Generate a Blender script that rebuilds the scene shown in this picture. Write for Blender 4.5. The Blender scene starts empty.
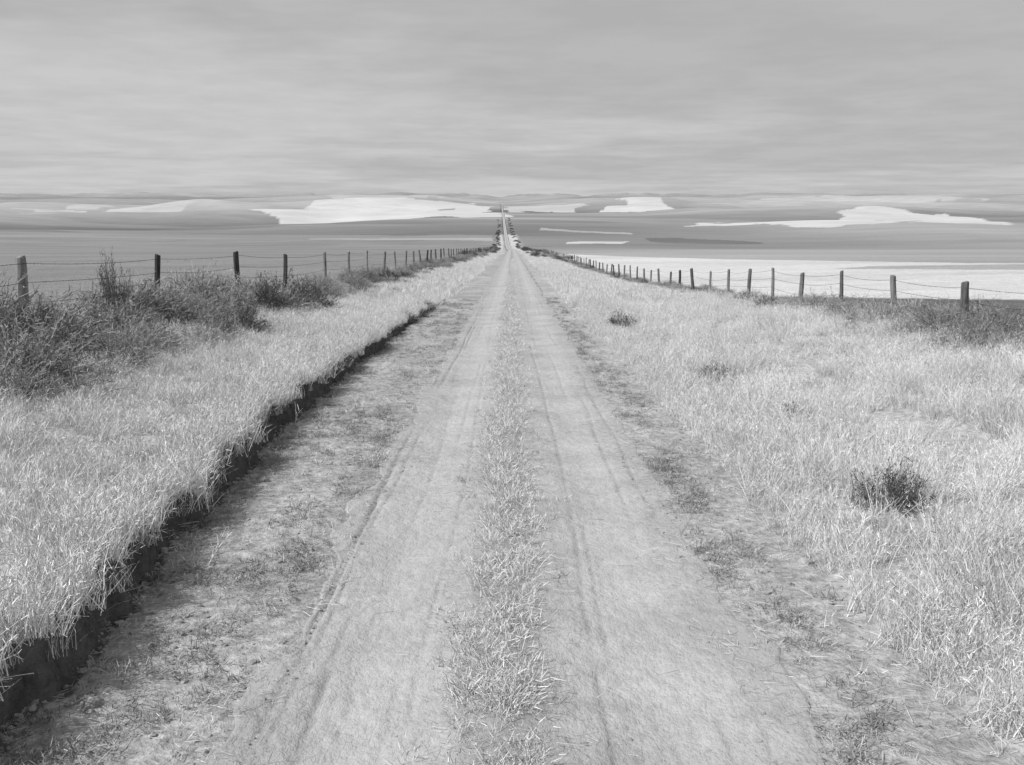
import bpy, math, numpy as np
from mathutils import Vector
rng=np.random.default_rng(7)
scene=bpy.context.scene
CH=2.4; SL=.046

# ---------------------------------------------------------------- helpers
def ss(a,b,x):
    t=np.clip((np.asarray(x,float)-a)/(b-a),0,1); return t*t*(3-2*t)
def _h(i,j,s):
    n=(i.astype(np.int64)*374761393+j.astype(np.int64)*668265263+s*1442695041)&0xffffffff
    n=((n^(n>>13))*1274126177)&0xffffffff
    n=(n^(n>>16))&0xffffffff
    return n/4294967295.0
def vnoise(x,y,s=0):
    x=np.asarray(x,float);y=np.asarray(y,float)
    x,y=np.broadcast_arrays(x,y)
    i=np.floor(x);j=np.floor(y);fx=x-i;fy=y-j
    fx=fx*fx*(3-2*fx);fy=fy*fy*(3-2*fy)
    a=_h(i,j,s);b=_h(i+1,j,s);c=_h(i,j+1,s);d=_h(i+1,j+1,s)
    return (a*(1-fx)+b*fx)*(1-fy)+(c*(1-fx)+d*fx)*fy
def fbm(x,y,s=0,o=4):
    r=0;a=.5;t=0
    for k in range(o):
        r=r+a*vnoise(np.asarray(x)*2**k+17.3*k,np.asarray(y)*2**k-9.1*k,s+k);t+=a;a*=.5
    return r/t
# ---------------------------------------------------------------- terrain function (metres)
_dt=np.arange(-100,1200,1.0)
_sl=SL*(1-ss(420,820,_dt))
_zt=-CH-np.cumsum(_sl)+np.interp(0,_dt,np.cumsum(_sl))
def zbase(d): return np.interp(d,_dt,_zt)
def xc(d): return -.011*np.clip(np.asarray(d,float)-380,0,None)
def ledge(d):
    return 2.62+.50*ss(5,14,d)+.26*(vnoise(d*.6,3.3,5)-.5)+.24*(vnoise(d*2.3,1.3,6)-.5)+.14*(vnoise(d*7,.3,7)-.5)
def ledge_h(d): return (.30*(1-ss(10,46,d))+.06)*(.75+.5*vnoise(d*.9,7.7,9))
TREADS=[(-1.30,.016,.009,13),(-1.22,.018,.011,1),(-1.13,.015,.008,2),(-1.03,.02,.012,3),(-.62,.02,.006,4),(-.55,.015,.006,5),(.50,.02,.007,6),(.60,.015,.005,7),(1.02,.02,.008,8),(1.11,.016,.008,9),(1.27,.02,.008,10),(-.9,.02,.006,11),(.8,.02,.006,12)]
def tread(X,d):
    s=0
    for p,w,h,k in TREADS:
        c=p+.16*(vnoise(d*.09,k*3.1,300+k)-.5)+.06*(vnoise(d*.5,k*1.1,320+k)-.5)
        s=s+(h/.010)*np.exp(-((X-c)/w)**2)*ss(.35,.6,vnoise(d*.28,k*7.7,340+k))*(.6+.8*vnoise(d*6,k*1.7,360+k))
    return s
def hillnoise(x,d):
    n1=fbm(x/470+3,d/360+8,60,2)-.5; n2=fbm(x/1900+5,d/1200+2,70,3)-.5
    return n1,n2
def H(x,d):
    x=np.asarray(x,float);d=np.asarray(d,float)
    X=x-xc(d);a=-X
    z=zbase(d)
    L=ledge(d);lh=ledge_h(d)
    fade=1-.6*ss(70,250,d)
    left=lh*ss(-.03,.03,a-L)+fade*(.38*ss(3.2,7,a)+.25*ss(6.3,8.5,a))*(1-.5*ss(12,40,a))
    F=np.interp(d,[0,22,26,50,72,112,180,400],[.4,.38,.32,-.1,-.6,-.8,-.6,0])
    right=.05*ss(2.3,2.55,X)-.08*np.exp(-((X-4.8)/1.0)**2)*fade+F*ss(4,9.5,X)*(1-ss(15,60,X))
    near=1-ss(400,900,d)
    z=z+(np.where(X<0,left,right))*near
    rut=-.035*np.exp(-((X+.85)/.30)**2)-.035*np.exp(-((X-.75)/.30)**2)+.03*np.exp(-((X+.05)/.2)**2)
    z=z+rut*(1-ss(100,300,d))
    off=ss(1.35,1.9,np.abs(X))
    z=z+(.05*(fbm(x*1.3,d*1.3,20,4)-.5)+.040*(vnoise(x*8,d*8,31)-.5))*off*(1-ss(80,300,d))
    z=z+(.022*(fbm(x*2.5,d*.8,40,3)-.5)+.012*(vnoise(x*7,d*4,45)-.5))*(1-off)*(1-ss(80,300,d))
    amp=np.interp(d,[450,900,2000,5000,12000,40000],[0,11,29,55,100,200])
    amp=amp*(ss(0,400,np.abs(X))*.8+.2)
    n1,n2=hillnoise(x,d)
    m=ss(2500,6000,d)
    z=z+amp*2.0*(n1*(1-m*.7)+n2*(.5+m))-.17*amp
    am2=ss(60,400,np.abs(X))*(1-ss(600,1200,d))
    z=z+am2*5*(fbm(x/160,d/160,80,2)-.5)
    return z
# ---------------------------------------------------------------- mesh helper
def mk(name,V,faces,mat=None,smooth=False,parent=None,link=True,attrs=None):
    me=bpy.data.meshes.new(name)
    V=np.asarray(V,np.float32)
    me.vertices.add(len(V));me.vertices.foreach_set('co',V.ravel())
    idx=[];st=[];n=0
    for F in faces:
        F=np.asarray(F,np.int32)
        k=F.shape[1];idx.append(F.ravel());st.append(n+np.arange(len(F))*k);n+=F.size
    idx=np.concatenate(idx);st=np.concatenate(st)
    me.loops.add(n);me.loops.foreach_set('vertex_index',idx)
    me.polygons.add(len(st));me.polygons.foreach_set('loop_start',st.astype(np.int32))
    me.polygons.foreach_set('use_smooth',np.full(len(st),smooth))
    if attrs:
        for k,v in attrs.items():
            at=me.attributes.new(k,'FLOAT','POINT');at.data.foreach_set('value',np.asarray(v,np.float32).ravel())
    me.update(calc_edges=True);me.validate()
    if mat: me.materials.append(mat)
    ob=bpy.data.objects.new(name,me)
    if link: scene.collection.objects.link(ob)
    if parent: ob.parent=parent
    return ob
def gridfaces(nr,nc):
    i=np.arange(nr-1)[:,None]*nc+np.arange(nc-1)[None,:]
    i=i.ravel();return np.stack([i,i+1,i+nc+1,i+nc],1)
# ---------------------------------------------------------------- materials
class NT:
    def __init__(s,name):
        s.m=bpy.data.materials.new(name);s.m.use_nodes=True;s.t=s.m.node_tree;s.t.nodes.clear()
        s.out=s.n('ShaderNodeOutputMaterial')
    def n(s,typ,**k):
        q=s.t.nodes.new(typ)
        for a,b in k.items(): setattr(q,a,b)
        return q
    def l(s,a,b): s.t.links.new(a,b)
    def math(s,op,a,b=None):
        q=s.n('ShaderNodeMath',operation=op)
        for i,v in enumerate((a,b)):
            if v is None: continue
            if isinstance(v,(int,float)): q.inputs[i].default_value=v
            else: s.l(v,q.inputs[i])
        return q.outputs[0]
    def noise(s,scale,detail=3,vec=(1,1,1),rough=.6,loc=(0,0,0)):
        g=s.n('ShaderNodeNewGeometry');mp=s.n('ShaderNodeMapping')
        mp.inputs['Scale'].default_value=vec;mp.inputs['Location'].default_value=loc
        s.l(g.outputs['Position'],mp.inputs['Vector'])
        q=s.n('ShaderNodeTexNoise');q.inputs['Scale'].default_value=scale;q.inputs['Detail'].default_value=detail
        q.inputs['Roughness'].default_value=rough
        s.l(mp.outputs[0],q.inputs['Vector']);return q.outputs[0]
    def rng(s,v,a,b,c,d):
        q=s.n('ShaderNodeMapRange');s.l(v,q.inputs[0])
        for i,w in enumerate((a,b,c,d)): q.inputs[i+1].default_value=w
        return q.outputs[0]
    def diffuse(s,val,bump=None,bs=.5,bd=.02):
        cb=s.n('ShaderNodeCombineColor')
        for i in range(3): s.l(val,cb.inputs[i])
        d=s.n('ShaderNodeBsdfDiffuse');s.l(cb.outputs[0],d.inputs['Color'])
        if bump is not None:
            b=s.n('ShaderNodeBump');b.inputs['Strength'].default_value=bs;b.inputs['Distance'].default_value=bd
            s.l(bump,b.inputs['Height']);s.l(b.outputs[0],d.inputs['Normal'])
        s.l(d.outputs[0],s.out.inputs[0]);return s.m

def mat_ground():
    t=NT('ground_soil')
    a=t.n('ShaderNodeAttribute',attribute_name='alb').outputs['Fac']
    r=t.n('ShaderNodeAttribute',attribute_name='rough').outputs['Fac']
    n1=t.noise(10,4,rough=.7);n2=t.noise(.7,2);nf=t.noise(.012,3,(1,2.2,1))
    f1=t.rng(n1,.3,.7,-.5,.5)
    fine=t.math('ADD',t.math('MULTIPLY',f1,r),1.0)
    med=t.rng(n2,.25,.75,.88,1.12);far=t.rng(nf,.3,.7,.90,1.10)
    v=t.math('MULTIPLY',t.math('MULTIPLY',a,fine),t.math('MULTIPLY',med,far))
    return t.diffuse(v,n1,.8,.06)
def mat_road():
    t=NT('road_dust')
    n=t.noise(1.1,3);n3=t.noise(60,1);nc=t.noise(11,4,(1.2,.7,1),loc=(3,4,5),rough=.7)
    v=t.rng(n,.25,.75,.84,1.12)
    for q in (t.rng(n3,.3,.7,.92,1.08),t.rng(nc,.35,.7,1.08,.87)):
        v=t.math('MULTIPLY',v,q)
    a=t.n('ShaderNodeAttribute',attribute_name='alb').outputs['Fac']
    v=t.math('MULTIPLY',v,a)
    return t.diffuse(v,nc,.7,.04)
def mat_plant(name,lo,hi,var=.2):
    t=NT(name)
    o=t.n('ShaderNodeObjectInfo').outputs['Random']
    v=t.rng(o,0,1,lo,hi)
    isl=t.n('ShaderNodeNewGeometry').outputs['Random Per Island']
    v=t.math('MULTIPLY',v,t.rng(isl,0,1,1-var*1.3,1+var))
    return t.diffuse(v,None)
def mat_wood():
    t=NT('weathered_wood')
    o=t.n('ShaderNodeObjectInfo').outputs['Random']
    g=t.noise(30,4,(1,1,.08));v=t.math('MULTIPLY',t.rng(o,0,1,.05,.26),t.rng(g,.3,.7,.6,1.35))
    return t.diffuse(v,g,.8,.02)
def mat_simple(name,val,var=.3,scale=20):
    t=NT(name);n=t.noise(scale,3)
    return t.diffuse(t.rng(n,.3,.7,val*(1-var),val*(1+var)),n,.6,.02)
M_ground=mat_ground();M_road=mat_road();M_wood=mat_wood()
M_grass=mat_plant('dry_grass_straw',.54,.72,.28);M_centre=mat_plant('short_straw',.48,.68,.3)
M_weed=mat_plant('grey_weed',.20,.36);M_tumble=mat_plant('tumbleweed_twigs',.18,.44,.3)
M_dark=mat_plant('dark_shrub_leaves',.07,.16);M_litter=mat_plant('straw_litter',.25,.58)
M_clod=mat_simple('clod_soil',.26);M_wire=mat_simple('rusty_wire',.06)

# ---------------------------------------------------------------- ground sheet
D=[-60.,-30,-15,-8,-4,-1,1,2.5]
d=3.0
while d<60000:
    D.append(d)
    d+= .07 if d<14 else (d*.006 if d<250 else (d*.01 if d<1500 else d*.013))
D=np.array(D)
inner=np.concatenate([np.arange(-12,-3.8,.09),np.arange(-3.8,-2.1,.03),np.arange(-2.1,12,.08)])
outer=np.arange(12,45,.17);tail=45*1.13**np.arange(1,22)
o=np.concatenate([outer,[45],tail])
U=np.unique(np.concatenate([-o,inner,o]))
S=np.maximum(1,D/60)
XX=U[None,:]*S[:,None]; DD=np.repeat(D[:,None],len(U),1)
Z=H(XX,DD)
XR=XX-xc(DD)
ZG=Z-(.03+.0015*np.clip(DD,0,None))*(1-ss(1.05,1.3,np.abs(XR)))*(DD<4200)
# fields, and one valley's shade painted dark, as polygons surveyed as (bearing tangent, distance)
def inpoly(P,x,y):
    r=np.zeros(x.shape,bool);n=len(P)
    for i in range(n):
        x1,y1=P[i];x2,y2=P[(i+1)%n]
        if y1==y2: continue
        c=((y1>y)!=(y2>y))&(x<(x2-x1)*(y-y1)/(y2-y1)+x1)
        r^=c
    return r
def polar(pts): return [(b*dd,dd) for b,dd in pts]
LD=np.log(np.maximum(DD,1))
wv=fbm(XX/(DD*.05+30),LD*7,90,4)-.5
wu=fbm(XX/(DD*.03+20),LD*9,95,3)-.5
def field_or_shade(alb,P,val,w=1):
    yy=DD*(1+.42*wv*w);xx=XX*yy/DD+.05*DD*wu*w if w else XX
    m=inpoly(P,xx,yy)
    alb[m]=(val*(1+.25*(fbm(XX/(DD*.04+20),LD*14,97,3)-.5)))[m]
n1,n2=hillnoise(XX,DD)
alb=.245+.26*np.clip(n1,-.3,.3)*(1-.5*ss(2500,6000,DD))+.12*n2  # relief shading painted in: valleys darker, rises lighter
pw=fbm(XX/1500+4,DD/900,100,2)
alb+= .05*ss(.53,.56,pw)
alb-=.05*ss(.58,.61,fbm(XX/(DD*.3+200),LD*5,105,2))*(DD>800)
m=(DD<760)&(XR<0)
alb[m]=(.215+(fbm(XX/50,DD/40,110,3)-.5)*.05+.02*(fbm(XX/6,DD/60,111,2)-.5))[m]
field_or_shade(alb,polar([(-.20,800),(-.02,800),(-.02,735),(-.20,770)]),.32,.15)
field_or_shade(alb,polar([(-.9,1000),(-.3,960),(-.02,880),(-.02,805),(-.9,820)]),.23,.3)
field_or_shade(alb,polar([(-.28,2300),(-.18,3300),(-.02,3400),(-.01,1520),(-.10,1600),(-.21,1560),(-.24,2000)]),.47)
field_or_shade(alb,polar([(-.18,5000),(-.02,5200),(-.02,3900),(-.16,3900)]),.38)
field_or_shade(alb,polar([(-.50,3200),(-.32,3200),(-.33,2500),(-.5,2700)]),.40)
field_or_shade(alb,polar([(.0,3300),(.07,3400),(.07,2500),(.0,2400)]),.40)
field_or_shade(alb,polar([(.10,3300),(.15,3500),(.165,2500),(.10,2400)]),.46)
field_or_shade(alb,polar([(.17,1420),(.34,1650),(.345,2400),(.44,2300),(.50,1150),(.28,1180)]),.48)
field_or_shade(alb,polar([(.24,5200),(.5,5600),(.5,4000),(.24,4000)]),.38)
field_or_shade(alb,polar([(.03,1120),(.115,1000),(.12,930),(.08,980),(.03,1050)]),.33,.5)
field_or_shade(alb,polar([(.055,730),(.115,730),(.11,680),(.05,680)]),.44,.3)
field_or_shade(alb,polar([(.125,800),(.25,760),(.26,700),(.2,660),(.13,720)]),.14,.5)  # shaded valley line, its shade painted into the ground colour
alb=alb*(1-ss(4500,14000,DD))+(.26+(alb-.26)*.4)*ss(4500,14000,DD)  # aerial haze painted into the albedo: far tones fade toward one value
# right wheat stubble close by
field_or_shade(alb,[(11.3,300),(20,252),(38,180),(58,128),(90,120),(200,170),(240,90),(60,38),(24,41),(11.3,46)],.50,.12)
field_or_shade(alb,[(36,112),(44,122),(52,118),(90,125),(90,100),(50,98)],.33,.25)
field_or_shade(alb,[(10.8,20),(60,20),(70,37),(24,40),(11.3,45),(10.8,45)],.13,.1)
# verge
nz=(fbm(XX*2,DD*.7,120,3)-.5)
verge=(DD<900)
al=-XR
L=ledge(DD)
m=verge&(al>=0)&(al<8.6); alb[m]=.31
m=verge&(XR>=0)&(XR<10.6); alb[m]=.31
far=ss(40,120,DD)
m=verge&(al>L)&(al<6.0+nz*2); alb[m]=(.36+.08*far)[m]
m=verge&(al>6.0+nz*2)&(al<8.6); alb[m]=(.24)
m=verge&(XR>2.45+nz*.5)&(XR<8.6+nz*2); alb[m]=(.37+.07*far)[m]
m=verge&(XR>8.6+nz*2)&(XR<10.8); alb[m]=.24
m=verge&(al<L-.03)&(al>1.2); alb[m]=(.32+nz*.16)[m]
m=verge&(al<L+.06)&(al>L-.10)&(DD<60); alb[m]=.09  # shade on the cut bank's face, painted as a dark strip
m=verge&(XR<2.45+nz*.5)&(XR>1.2); alb[m]=(.35+nz*.14)[m]
roughA=np.clip(1-ss(60,300,DD)*.85,.1,1)*.85
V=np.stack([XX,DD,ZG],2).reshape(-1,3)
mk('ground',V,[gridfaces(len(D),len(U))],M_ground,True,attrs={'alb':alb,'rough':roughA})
# ---------------------------------------------------------------- road
Dr=D[(D<4000)];NC=190
cr=np.linspace(-1,1,NC)
eL=-1.42+.40*(fbm(Dr*1.4,1.1,130,5)-.5); eR=1.50+.40*(fbm(Dr*1.4,5.1,131,5)-.5)
XRr=eL[:,None]+(cr[None,:]+1)/2*(eR-eL)[:,None]
DR=np.repeat(Dr[:,None],NC,1)
Xr=XRr+xc(DR)
tr=tread(XRr,DR)*(1-ss(40,90,DR))
Zr=H(Xr,DR)+.004+.0004*np.clip(DR,0,None)-.012*tr
Zr[:,0]-=.012;Zr[:,-1]-=.012
cs=np.exp(-((XRr+.05+.08*(fbm(DR*.8,0,133,2)-.5))/.24)**4)
ra=.365-.08*cs*(.6+.8*fbm(XRr*5,DR*3,134,3))
ra=ra*(1+.05*np.exp(-((XRr+.8)/.3)**2)+.05*np.exp(-((XRr-.75)/.3)**2))
edge=ss(1.05,1.45,np.abs(XRr+.0)+.35*(fbm(XRr*3,DR*1.2,135,3)-.5))
ra=ra*(1-.07*edge)*(1-.13*tr)
mk('dirt_road',np.stack([Xr,DR,Zr],2).reshape(-1,3),[gridfaces(len(Dr),NC)],M_road,True,attrs={'alb':ra})

# ---------------------------------------------------------------- ribbons (blades, twigs)
def ribbons(base,dirv,length,width,bend,K=3,taper=.85):
    N=len(base)
    rv=rng.normal(size=(N,3));w=np.cross(dirv,rv);w/=np.linalg.norm(w,axis=1)[:,None]+1e-9
    t=np.linspace(0,1,K+1)
    P=base[:,None,:]+dirv[:,None,:]*(length[:,None]*t)[:,:,None]+bend[:,None,:]*(length[:,None]*t**2)[:,:,None]
    ww=(width[:,None]*(1-taper*t)[None,:])[:,:,None]*w[:,None,:]*.5
    V=np.stack([P-ww,P+ww],2).reshape(N,-1,3)
    f=np.array([[2*k,2*k+1,2*k+3,2*k+2] for k in range(K)])
    F=(np.arange(N)*(2*(K+1)))[:,None,None]+f[None]
    return V.reshape(-1,3),F.reshape(-1,4),P
def unit(v): return v/(np.linalg.norm(v,axis=-1,keepdims=True)+1e-9)
def merge(parts):
    V=[];F=[];n=0
    for v,f in parts:
        V.append(v);F.append(f+n);n+=len(v)
    return np.concatenate(V),np.concatenate(F)
def coll(name,objs):
    c=bpy.data.collections.new(name)
    for o_ in objs: c.objects.link(o_)
    return c
def tuft(name,n,rad,hmin,hmax,w,mat,lean=.35,heads=.4,K=2,clumps=0):
    b=np.zeros((n,3));r=rad*np.sqrt(rng.random(n));a=rng.random(n)*6.283
    b[:,0]=r*np.cos(a);b[:,1]=r*np.sin(a);b[:,2]=-.02
    hs=np.ones(n)
    out=np.zeros((n,2))
    if clumps:
        cr_=rad*np.sqrt(rng.random(clumps));ca=rng.random(clumps)*6.283
        cc_=np.stack([cr_*np.cos(ca),cr_*np.sin(ca)],1);ch=rng.uniform(.55,1.4,clumps)
        k=rng.integers(0,clumps,n);m=rng.random(n)<.85
        o2=rng.normal(0,.035,(n,2))
        b[m,:2]=(cc_[k]+o2)[m];hs[m]=ch[k][m];hs[~m]=.6
        out[m]=(o2*6)[m]
    dv=unit(np.stack([rng.normal(0,lean,n)+out[:,0],rng.normal(0,lean,n)+out[:,1],np.ones(n)],1))
    ln=rng.uniform(hmin,hmax,n)*hs;bd=np.stack([rng.normal(.05,.22,n),rng.normal(0,.22,n),rng.uniform(-.25,0,n)],1)
    v,f,P=ribbons(b,dv,ln,rng.uniform(.6,1.3,n)*w,bd,K)
    parts=[(v,f)]
    k=int(n*heads)
    if k:
        tip=P[:k,-1];dh=unit(P[:k,-1]-P[:k,-2])
        rep=2
        tb=np.repeat(tip,rep,0)-np.repeat(dh,rep,0)*rng.uniform(0,.06,(k*rep,1))
        dd=unit(np.repeat(dh,rep,0)+rng.normal(0,.35,(k*rep,3)))
        v2,f2,_=ribbons(tb,dd,rng.uniform(.02,.05,k*rep),np.full(k*rep,w*1.2),rng.normal(0,.1,(k*rep,3)),1,.6)
        parts.append((v2,f2))
    V,F=merge(parts)
    return mk(name,V,[F],mat,link=False)
def bush(name,nm,ns,mat,w=.008,flat=.8,leaf=0,openness=.4):
    a=rng.random(nm)*6.283;el=np.arcsin(rng.uniform(.02,1,nm))
    dv=np.stack([np.cos(a)*np.cos(el),np.sin(a)*np.cos(el),np.sin(el)*flat+.05],1)
    dn=unit(dv);ln=np.linalg.norm(dv,axis=1)*rng.uniform(.7,1.0,nm)
    base=rng.normal(0,.06,(nm,3));base[:,2]=-.03
    v,f,P=ribbons(base,dn,ln,np.full(nm,w*1.4),rng.normal(0,.12,(nm,3)),4,.6)
    parts=[(v,f)]
    i=rng.integers(0,nm,ns);t=rng.uniform(.3,1,ns)*4;k=np.minimum(t.astype(int),3);fr=(t-k)[:,None]
    pb=P[i,k]*(1-fr)+P[i,k+1]*fr
    d2=unit(dn[i]*.7+rng.normal(0,openness,(ns,3)))
    v,f,P2=ribbons(pb,d2,rng.uniform(.10,.24,ns),rng.uniform(.5,1,ns)*w,rng.normal(0,.3,(ns,3)),2,.7)
    parts.append((v,f))
    n3=ns*2
    i=rng.integers(0,ns,n3);k=rng.integers(1,3,n3)
    d3=unit(d2[i]*.5+rng.normal(0,.6,(n3,3)))
    v,f,_=ribbons(P2[i,k],d3,rng.uniform(.03,.09,n3),rng.uniform(.5,.9,n3)*w*(1+leaf),rng.normal(0,.3,(n3,3)),1,.7)
    parts.append((v,f))
    V,F=merge(parts);V[:,2]=np.maximum(V[:,2],-.05)
    return mk(name,V,[F],mat,link=False)
C_grass=coll('dry_grass_tufts',[tuft('grass_tuft',55,.15,.10,.32,.0050,M_grass,.3,.35) for _ in range(4)])
C_patchL=coll('grass_patches_fine',[tuft('grass_patch',1150,.58,.12,.28,.0047,M_grass,.28,.30,2,22) for _ in range(5)])
C_patchR=coll('grass_patches_bunchy',[tuft('bunch_patch',1050,.60,.14,.42,.0054,M_grass,.26,.38,2,12) for _ in range(6)])
C_far=coll('far_grass_tufts',[tuft('grass_clump',80,.5,.12,.34,.015,M_grass,.35,0,1) for _ in range(4)])
C_cent=coll('short_grass_tufts',[tuft('short_tuft',20,.05,.03,.14,.0036,M_centre,.8,.5) for _ in range(5)])
C_weed=coll('weed_tufts',[tuft('weed_tuft',26,.09,.02,.10,.005,M_weed,.9,.8) for _ in range(4)])
C_tum=coll('tumbleweed_clumps',[bush('tumbleweed',140,1400,M_tumble,.0155) for _ in range(4)])
C_dark=coll('dark_clumps',[bush('dark_clump',110,1100,M_dark,.016,.85,1.0) for _ in range(3)])
def litter(name):
    n=9
    b=np.stack([rng.normal(0,.15,n),rng.normal(0,.15,n),np.full(n,.006)],1)
    a=rng.random(n)*6.283
    v,f,_=ribbons(b,np.stack([np.cos(a),np.sin(a),rng.uniform(0,.1,n)],1),rng.uniform(.03,.14,n),np.full(n,.0034),
        np.stack([rng.normal(0,.12,n),rng.normal(0,.12,n),np.zeros(n)],1),2,.5)
    return mk(name,v,[f],M_litter,link=False)
C_lit=coll('litter_bits',[litter('straw_bits') for _ in range(4)])
def clod(name):
    bpy_m=bpy.data.meshes.new(name)
    import bmesh
    bm=bmesh.new();bmesh.ops.create_icosphere(bm,subdivisions=2,radius=1)
    ph=rng.random(3)*9
    for v in bm.verts:
        c=v.co;v.co=c*(1+.28*math.sin(3*c.x+ph[0])*math.sin(4*c.y+ph[1])+.18*math.sin(7*c.z+ph[2]+c.x*5));v.co.z*=.65
    bm.to_mesh(bpy_m);bm.free();bpy_m.materials.append(M_clod)
    return bpy.data.objects.new(name,bpy_m)
C_clod=coll('clods',[clod('soil_clod') for _ in range(4)])

_groups={}
def group(c):
    if c.name in _groups: return _groups[c.name]
    g=bpy.data.node_groups.new('scatter_'+c.name,'GeometryNodeTree')
    g.interface.new_socket('Geometry',in_out='INPUT',socket_type='NodeSocketGeometry')
    g.interface.new_socket('Geometry',in_out='OUTPUT',socket_type='NodeSocketGeometry')
    N=g.nodes.new;gi=N('NodeGroupInput');go=N('NodeGroupOutput')
    ci=N('GeometryNodeCollectionInfo');ci.inputs['Collection'].default_value=c
    ci.inputs['Separate Children'].default_value=True;ci.inputs['Reset Children'].default_value=True
    ip=N('GeometryNodeInstanceOnPoints');ip.inputs['Pick Instance'].default_value=True
    def na(nm,ty):
        q=N('GeometryNodeInputNamedAttribute');q.data_type=ty;q.inputs['Name'].default_value=nm
        return [s_ for s_ in q.outputs if s_.enabled and s_.name=='Attribute'][0]
    L_=g.links.new
    L_(gi.outputs[0],ip.inputs['Points']);L_(ci.outputs[0],ip.inputs['Instance'])
    L_(na('idx','INT'),ip.inputs['Instance Index']);L_(na('rot','FLOAT_VECTOR'),ip.inputs['Rotation'])
    L_(na('scl','FLOAT_VECTOR'),ip.inputs['Scale']);L_(ip.outputs[0],go.inputs[0])
    _groups[c.name]=g;return g
def scatter(name,c,x,d,scale,tilt=.12,zs=None,sink=0,align=False):
    n=len(x);z=H(x,d)-sink
    rz=rng.random(n)*6.283
    rx=rng.normal(0,tilt,n);ry=rng.normal(0,tilt,n)
    if align:
        e=.45
        z0=(H(x+e,d)+H(x-e,d)+H(x,d+e)+H(x,d-e))/4
        nx=-(H(x+e,d)-H(x-e,d))/(2*e);ny=-(H(x,d+e)-H(x,d-e))/(2*e)
        lx=nx*np.cos(rz)+ny*np.sin(rz);ly=-nx*np.sin(rz)+ny*np.cos(rz)
        ry=lx;rx=-ly;z=z0-sink
    me=bpy.data.meshes.new(name);me.vertices.add(n)
    me.vertices.foreach_set('co',np.stack([x,d,z],1).astype(np.float32).ravel())
    rot=np.stack([rx,ry,rz],1)
    s=np.broadcast_to(scale,(n,));zz=s if zs is None else s*zs
    scl=np.stack([s,s,zz],1)
    a=me.attributes.new('rot','FLOAT_VECTOR','POINT');a.data.foreach_set('vector',rot.astype(np.float32).ravel())
    a=me.attributes.new('scl','FLOAT_VECTOR','POINT');a.data.foreach_set('vector',scl.astype(np.float32).ravel())
    a=me.attributes.new('idx','INT','POINT');a.data.foreach_set('value',rng.integers(0,len(c.objects),n).astype(np.int32))
    ob=bpy.data.objects.new(name,me);scene.collection.objects.link(ob)
    md=ob.modifiers.new('scatter','NODES');md.node_group=group(c)
    return ob
def rect(n,x0,x1,d0,d1,p=1.0):
    return rng.uniform(x0,x1,n),d0+(d1-d0)*rng.random(n)**p
def cat(*A): return tuple(np.concatenate(k) for k in zip(*A))
def jgrid(x0,x1,d0,d1,s):
    gx,gd=np.meshgrid(np.arange(x0,x1,s),np.arange(d0,d1,s))
    gx=gx+(np.arange(gx.shape[0])%2)[:,None]*s*.5
    return (gx+rng.normal(0,s*.13,gx.shape)).ravel(),(gd+rng.normal(0,s*.13,gd.shape)).ravel()
# near verge grass : patches inside, single tufts along the edges
x,d=jgrid(-6.1,-2.6,3.2,42,.80)
k=(-x>ledge(d)+.52);x,d=x[k],d[k]
scatter('dry_grass',C_patchL,x,d,rng.uniform(.9,1.1,len(x)),zs=.55+.85*fbm(x*.5,d*.5,210,2),align=True)
x,d=jgrid(2.9,9.2,3.2,42,.86)
e=2.45+.5*(fbm(x*2,d*.7,120,3)-.5)
p=(1-.85*np.exp(-((x-5.3)/.25)**2))*(.45+.65*ss(.3,.5,fbm(x*.9,d*.5,201,2)))
bush_xy=[(3.4,8.6),(3.75,13),(3.45,16.8),(3.1,28)]
for bx,bd in bush_xy: p=p*(np.hypot(x-bx,d-bd)>.35)
k=(x>e+.5)&(rng.random(len(x))<p);x,d=x[k],d[k]
scatter('dry_grass',C_patchR,x,d,rng.uniform(.9,1.1,len(x)),zs=.45+1.0*fbm(x*.6,d*.6,211,2),align=True)
# edges / stragglers
n=1900;dd_=3+39*rng.random(n)**1.3;xx_=-(ledge(dd_)+np.abs(rng.normal(0,.28,n))+.0)
n2=2300;d2=3+39*rng.random(n2)**1.3;x2=2.3+rng.gamma(2.2,.22,n2)
x3,d3=rect(1300,2.6,9.5,3,42);x4,d4=rect(400,-7.0,-5.6,8,42)
x,d=cat((xx_,dd_),(x2,d2),(x3,d3),(x4,d4))
k=rng.random(len(x))<np.where(x>0,ss(.25,.5,fbm(x*2,d*1.2,203,3)),1)
for bx,bd in bush_xy: k&=(np.hypot(x-bx,d-bd-.0)>.45)&~((np.abs(x-bx)<.4)&(d<bd)&(d>bd-.9))
x,d=x[k],d[k]
scatter('dry_grass',C_grass,x,d,rng.uniform(.5,1.15,len(x)),.15)
# far verge grass
x,d=cat(rect(1900,-6.4,-3,38,110),rect(2800,2.6,9.0,40,120),rect(1200,-6.4,-2.6,110,380),rect(1500,2.6,9,120,380))
scatter('distant_dry_grass',C_far,x,d,rng.uniform(.6,1.1,len(x)),.1)
# centre strip
x,d=cat(rect(1900,-.27,.15,3,14),rect(2200,-.27,.15,14,45),rect(1400,-.3,.18,45,150),rect(260,-.5,.4,3,25))
x=x+.05*np.sin(d*.9);k=rng.random(len(x))<ss(.3,.52,fbm(x*5,d*2,220,3))*.9+.08;x,d=x[k],d[k]
scatter('centre_strip_grass',C_cent,x,d,rng.uniform(.45,1.3,len(x))*(1+d/70),.2)
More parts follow.
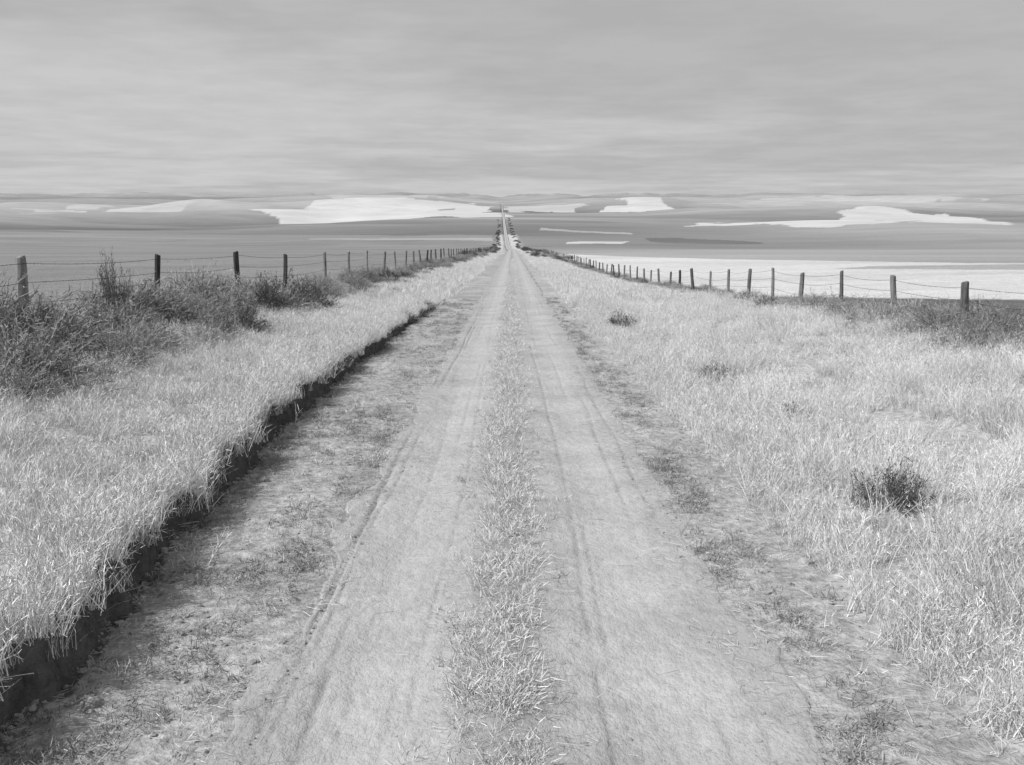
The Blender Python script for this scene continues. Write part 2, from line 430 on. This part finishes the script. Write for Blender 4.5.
# shoulders
x,d=cat(rect(2000,-2.85,-1.45,3,14),rect(1900,-2.95,-1.4,14,45),rect(900,1.45,1.9,3,14),rect(1100,1.45,2.0,14,45),rect(300,1.9,2.5,3,40),rect(300,-.5,.4,3,40))
k=rng.random(len(x))<ss(.40,.64,fbm(x*2.6,d*1.6,230,4))*.8+.07;x,d=x[k],d[k]
scatter('shoulder_weeds',C_weed,x,d,rng.uniform(.4,1.2,len(x)),.2)
x,d=cat(rect(1100,-2.9,-1.40,3,30),rect(600,1.45,2.6,3,30))
k=rng.random(len(x))<ss(.4,.6,fbm(x*1.7,d*.9,235,3))*.9+.1;x,d=x[k],d[k]
scatter('shoulder_straw',C_cent,x,d,rng.uniform(.4,1.1,len(x)),.25)
# litter
x,d=cat(rect(900,-2.8,-1.15,3,20),rect(800,1.2,2.6,3,20),rect(420,-.45,.35,3,18),rect(26,-1.4,1.5,3,18))
scatter('straw_litter',C_lit,x,d,rng.uniform(.4,1.2,len(x)),.03,sink=-.01)
# clods
dd=rng.uniform(2.5,26,1500);xx=-(ledge(dd)-np.abs(rng.normal(0,.13,1500))-.02)
x,d=cat((xx,dd),rect(1300,-2.7,-1.15,2.5,15),rect(900,1.2,2.5,2.5,15),rect(700,-1.4,1.5,2.5,12))
s=rng.gamma(2,.007,len(x));s[1500:]*=.65;s[3700:]*=.6
scatter('soil_clods',C_clod,x,d,np.clip(s,.004,.06),.3)
# tumbleweeds on the fence lines
def line(n,x0,x1,d0,d1,s0,s1,p=1):
    x,d=rect(n,x0,x1,d0,d1,p);return x,d,rng.uniform(s0,s1,n)
x,d,s=cat(line(20,-8.4,-6.8,12,26,.9,1.3),line(16,-6.8,-5.4,11,23,.6,1.05),line(26,-8.2,-6.2,26,38,.6,1.0),line(34,-8.2,-6.0,38,62,.4,.85),line(80,-8.2,-5.6,62,170,.4,.8),line(60,-8,-5,170,400,.4,.9),
          line(50,8.6,10.8,13,32,.55,.95),line(60,8.5,11,32,70,.4,.75),line(70,8.6,11,70,180,.3,.7),line(60,7,10,180,400,.4,.9),
          line(40,-6.4,-5.2,20,60,.15,.4),line(60,7.4,8.8,14,60,.15,.4))
scatter('roadside_tumbleweeds',C_tum,x,d,s,.15,zs=rng.uniform(.75,1.1,len(x)),sink=.05)
x,d,s=cat(line(40,-8.2,-5.6,45,170,.25,.5),line(40,8.6,10.8,60,180,.25,.5),line(90,-12,-4.5,180,420,.4,1.0),line(90,4,12,180,420,.4,1.0))
n=120;df=rng.uniform(420,1500,n);xf=xc(df)+np.where(rng.random(n)<.5,-1,1)*rng.uniform(5,9,n)
x=np.concatenate([x,xf]);d=np.concatenate([d,df]);s=np.concatenate([s,rng.uniform(.8,1.8,n)])
scatter('distant_roadside_shrubs',C_dark,x,d,s,.1,zs=rng.uniform(.8,1.1,len(x)),sink=.05)
# individually visible shrubs
def shrub(name,src,x,d,r,hz):
    o_=bpy.data.objects.new(name,src.data);scene.collection.objects.link(o_)
    o_.location=(x,d,float(H(x,d))-.03);o_.scale=(r,r,hz);o_.rotation_euler=(0,0,rng.random()*6.28)
dk=list(C_dark.objects);tm=list(C_tum.objects)
for i,(x,d,r,hz) in enumerate([(3.4,8.6,.40,.50),(3.1,28,.55,.6),(3.75,13,.3,.40),(3.45,16.8,.36,.5),(8.4,33,.5,.7),(8.3,36,.45,.65),
      (-8.1,20.3,.45,1.45),(-6.3,28.0,.85,1.25),(-6.1,30,.8,1.15),(-6.5,26.5,.7,1.1),(-6.4,52,.7,.95),(-3.1,33,.45,.4),(-3.15,36,.5,.4),(-3.2,30,.4,.33),(-6.2,58,.6,.7),(-5.7,21,.6,.75),(-5.7,19,.5,.6)]):
    shrub('sagebrush' ,dk[i%3],x,d,r,hz)
# ---------------------------------------------------------------- fences
def post_mesh(r,h):
    ns=9;lv=[-.5,0,h*.3,h*.6,h*.85,h-.02,h]
    V=[];ph=rng.random(4)*6.28
    for j,z in enumerate(lv):
        rr=r*(1.08-.16*max(z,0)/h)*(.86 if j==len(lv)-1 else 1)
        for q in range(ns):
            a=q/ns*6.283
            k=1+.10*math.sin(2*a+ph[0])+.07*math.sin(3*a+ph[1]+z*2)+.05*math.sin(5*a+z*5)
            V.append((rr*k*math.cos(a)+.02*math.sin(z*2+ph[2]),rr*k*math.sin(a)+.02*math.sin(z*2.3+ph[3]),z+(0.02*math.sin(a+ph[0]) if j==len(lv)-1 else 0)))
    F=[]
    for j in range(len(lv)-1):
        for q in range(ns):
            q2=(q+1)%ns;F.append((j*ns+q,j*ns+q2,(j+1)*ns+q2,(j+1)*ns+q))
    top=len(V);V.append((0,0,h+.01));T=[((len(lv)-1)*ns+q,(len(lv)-1)*ns+(q+1)%ns,top) for q in range(ns)]
    return V,F,T
def wire_mesh(pts,r=.0035):
    P=[];ns=4
    pts=np.array(pts);V=[];F=[]
    for a,b in zip(pts[:-1],pts[1:]):
        K=8
        sag=.02+.05*rng.random()
        for k in range(K):
            t=k/K;p=a*(1-t)+b*t;p[2]-=sag*4*t*(1-t);P.append(p.copy())
    P.append(pts[-1]);P=np.array(P)
    for p in P:
        for q in range(ns):
            a=q/ns*6.283;V.append((p[0]+r*math.cos(a),p[1],p[2]+r*math.sin(a)))
    for j in range(len(P)-1):
        for q in range(ns):
            q2=(q+1)%ns;F.append((j*ns+q,j*ns+q2,(j+1)*ns+q2,(j+1)*ns+q))
    n=len(V);B=[]
    seg=np.linalg.norm(np.diff(P,axis=0),axis=1);cum=np.r_[0,np.cumsum(seg)]
    for s_ in np.arange(0,min(cum[-1],60),.13):
        p=np.array([np.interp(s_,cum,P[:,i]) for i in range(3)])
        for k in range(2):
            a=rng.random()*6.28;v=np.array([math.cos(a),rng.uniform(-.3,.3),math.sin(a)])*.02
            w=np.array([0,.004,0])
            B+= [tuple(p-v-w),tuple(p-v+w),tuple(p+v+w),tuple(p+v-w)]
    nb=len(B)//4
    V+=B;F+=[(n+4*i,n+4*i+1,n+4*i+2,n+4*i+3) for i in range(nb)]
    return V,F
def fence(name,posts,levels):
    root=bpy.data.objects.new(name,None);scene.collection.objects.link(root)
    tops=[]
    for i,(x,d,h,r) in enumerate(posts):
        V,F,T=post_mesh(r,h)
        ob=mk('post',V,[F,T],M_wood,False,parent=root)
        z=float(H(x,d));ob.location=(x,d,z)
        ob.rotation_euler=(rng.normal(0,.03),rng.normal(0,.035),rng.random()*6)
        tops.append((x,d,z+h))
    for lv in levels:
        pts=[(x+(.09 if x<0 else -.09)+rng.normal(0,.005),d,zt-lv+rng.normal(0,.02)) for x,d,zt in tops]
        V,F=wire_mesh(pts);mk('wire',V,[F],M_wire,False,parent=root)
dl=[3.5,10,16.2,22.6,29.2,35.4,43,49.7,55.9]
while dl[-1]<330: dl.append(dl[-1]+rng.uniform(5.8,7.0))
posts=[]
for d in dl:
    x=-8+rng.normal(0,.05)
    tgt=-(CH+SL*d)+ (2.2 if d<30 else 2.08) if d<60 else None
    h=1.3 if tgt is None else tgt-float(H(x,d))
    posts.append((x,d,float(np.clip(h,1.05,1.6))+rng.normal(0,.03),rng.uniform(.055,.08)))
fence('barbed_wire_fence',posts,[.12,.42,.75])
dr=[2,6,10,14,18.1,22.1,26.2,30.2,34.2,38.2,42.2,46.1,50.8]
while dr[-1]<330: dr.append(dr[-1]+rng.uniform(3.8,4.6))
posts=[(10+rng.normal(0,.05),d,1.18+rng.normal(0,.07),rng.uniform(.055,.085)) for d in dr]
fence('barbed_wire_fence',posts,[.1,.4,.72])
# pale dead stalks
def stalk(x,d,h,lean):
    n=7;b=np.zeros((n,3));b[:,2]=np.linspace(0,h*.7,n);b[0]=0
    dv=unit(np.stack([rng.normal(lean,.35,n),rng.normal(0,.35,n),np.full(n,.9)],1));dv[0]=unit(np.array([lean,.1,1.]))
    b[1:]=dv[0]*np.linspace(.2,.75,n-1)[:,None]*h
    ln=np.full(n,h*.28);ln[0]=h
    v,f,_=ribbons(b,dv,ln,np.full(n,.010),rng.normal(0,.12,(n,3)),4,.5)
    o_=mk('dead_weed_stalk',v,[f],M_grass);o_.location=(x,d,float(H(x,d)))
stalk(-2.75,10.2,.62,-.2);stalk(-2.3,7.2,.32,.5);stalk(-2.9,13,.3,.3);stalk(2.7,7.5,.3,.3);stalk(2.6,9.5,.35,-.2)

# ---------------------------------------------------------------- world & sun
EL=math.radians(48); AZ=math.radians(-118)
w=bpy.data.worlds.new("World");scene.world=w;w.use_nodes=True;nt=w.node_tree;nt.nodes.clear()
N=nt.nodes.new;LK=nt.links.new
out=N('ShaderNodeOutputWorld');bg=N('ShaderNodeBackground');bg.inputs['Strength'].default_value=.1
sky=N('ShaderNodeTexSky');sky.sky_type='NISHITA';sky.sun_disc=False;sky.sun_elevation=EL;sky.sun_rotation=AZ
sky.dust_density=1.5
bw=N('ShaderNodeRGBToBW');LK(sky.outputs[0],bw.inputs[0])
def wm(op,a,b):
    q=N('ShaderNodeMath');q.operation=op
    for i,v in enumerate((a,b)):
        if isinstance(v,(int,float)): q.inputs[i].default_value=v
        else: LK(v,q.inputs[i])
    return q.outputs[0]
comp=wm('ADD',wm('MULTIPLY',wm('POWER',bw.outputs[0],.3),1.3),3.3)
tc=N('ShaderNodeTexCoord');sp=N('ShaderNodeSeparateXYZ');LK(tc.outputs['Generated'],sp.inputs[0])
zz=wm('ADD',wm('MAXIMUM',sp.outputs[2],0),.06)
hz=wm('ADD',wm('MULTIPLY',wm('EXPONENT',wm('MULTIPLY',wm('MAXIMUM',sp.outputs[2],0),-30.0),0),.13),1.0)
comp=wm('MULTIPLY',comp,hz)
cx=wm('DIVIDE',sp.outputs[0],zz);cy=wm('DIVIDE',sp.outputs[1],zz)
cb=N('ShaderNodeCombineXYZ');LK(cx,cb.inputs[0]);LK(cy,cb.inputs[1])
def cl(scale,vec,det,loc,rot):
    mp=N('ShaderNodeMapping');mp.inputs['Scale'].default_value=vec;mp.inputs['Location'].default_value=loc
    mp.inputs['Rotation'].default_value=(0,0,rot)
    LK(cb.outputs[0],mp.inputs[0]);t=N('ShaderNodeTexNoise');t.noise_dimensions='2D';t.inputs['Scale'].default_value=scale
    t.inputs['Detail'].default_value=det;t.inputs['Roughness'].default_value=.6
    LK(mp.outputs[0],t.inputs['Vector']);return t.outputs[0]
def mr(v,a,b,c,d):
    q=N('ShaderNodeMapRange');LK(v,q.inputs[0])
    for i,u in enumerate((a,b,c,d)): q.inputs[i+1].default_value=u
    return q.outputs[0]
c1=mr(cl(.22,(.75,1,1),6,(2.4,5.2,0),.25),.42,.58,.88,1.06)
c2=mr(cl(1.3,(1.1,1,1),3,(7,2,0),-.4),.35,.65,.955,1.04)
v=wm('MULTIPLY',wm('MULTIPLY',comp,c1),c2)
cc=N('ShaderNodeCombineColor')
for i in range(3): LK(v,cc.inputs[i])
LK(cc.outputs[0],bg.inputs[0]);LK(bg.outputs[0],out.inputs[0])
sl=bpy.data.lights.new('sun','SUN');sl.energy=4.6;sl.angle=math.radians(.5);sl.color=(1,1,1)
so=bpy.data.objects.new('sun',sl);scene.collection.objects.link(so)
sd=Vector((math.sin(AZ)*math.cos(EL),math.cos(AZ)*math.cos(EL),math.sin(EL)))
so.rotation_euler=sd.to_track_quat('Z','Y').to_euler()
# ---------------------------------------------------------------- camera
cam=bpy.data.cameras.new('camera');co=bpy.data.objects.new('camera',cam);scene.collection.objects.link(co)
cam.sensor_width=36;cam.lens=36*1000/1024;cam.clip_end=200000;cam.clip_start=.05
co.location=(0,0,0);co.rotation_euler=(math.radians(90-10.5),0,0)
scene.camera=co
scene.view_settings.view_transform='Standard';scene.view_settings.look='None';scene.view_settings.exposure=0
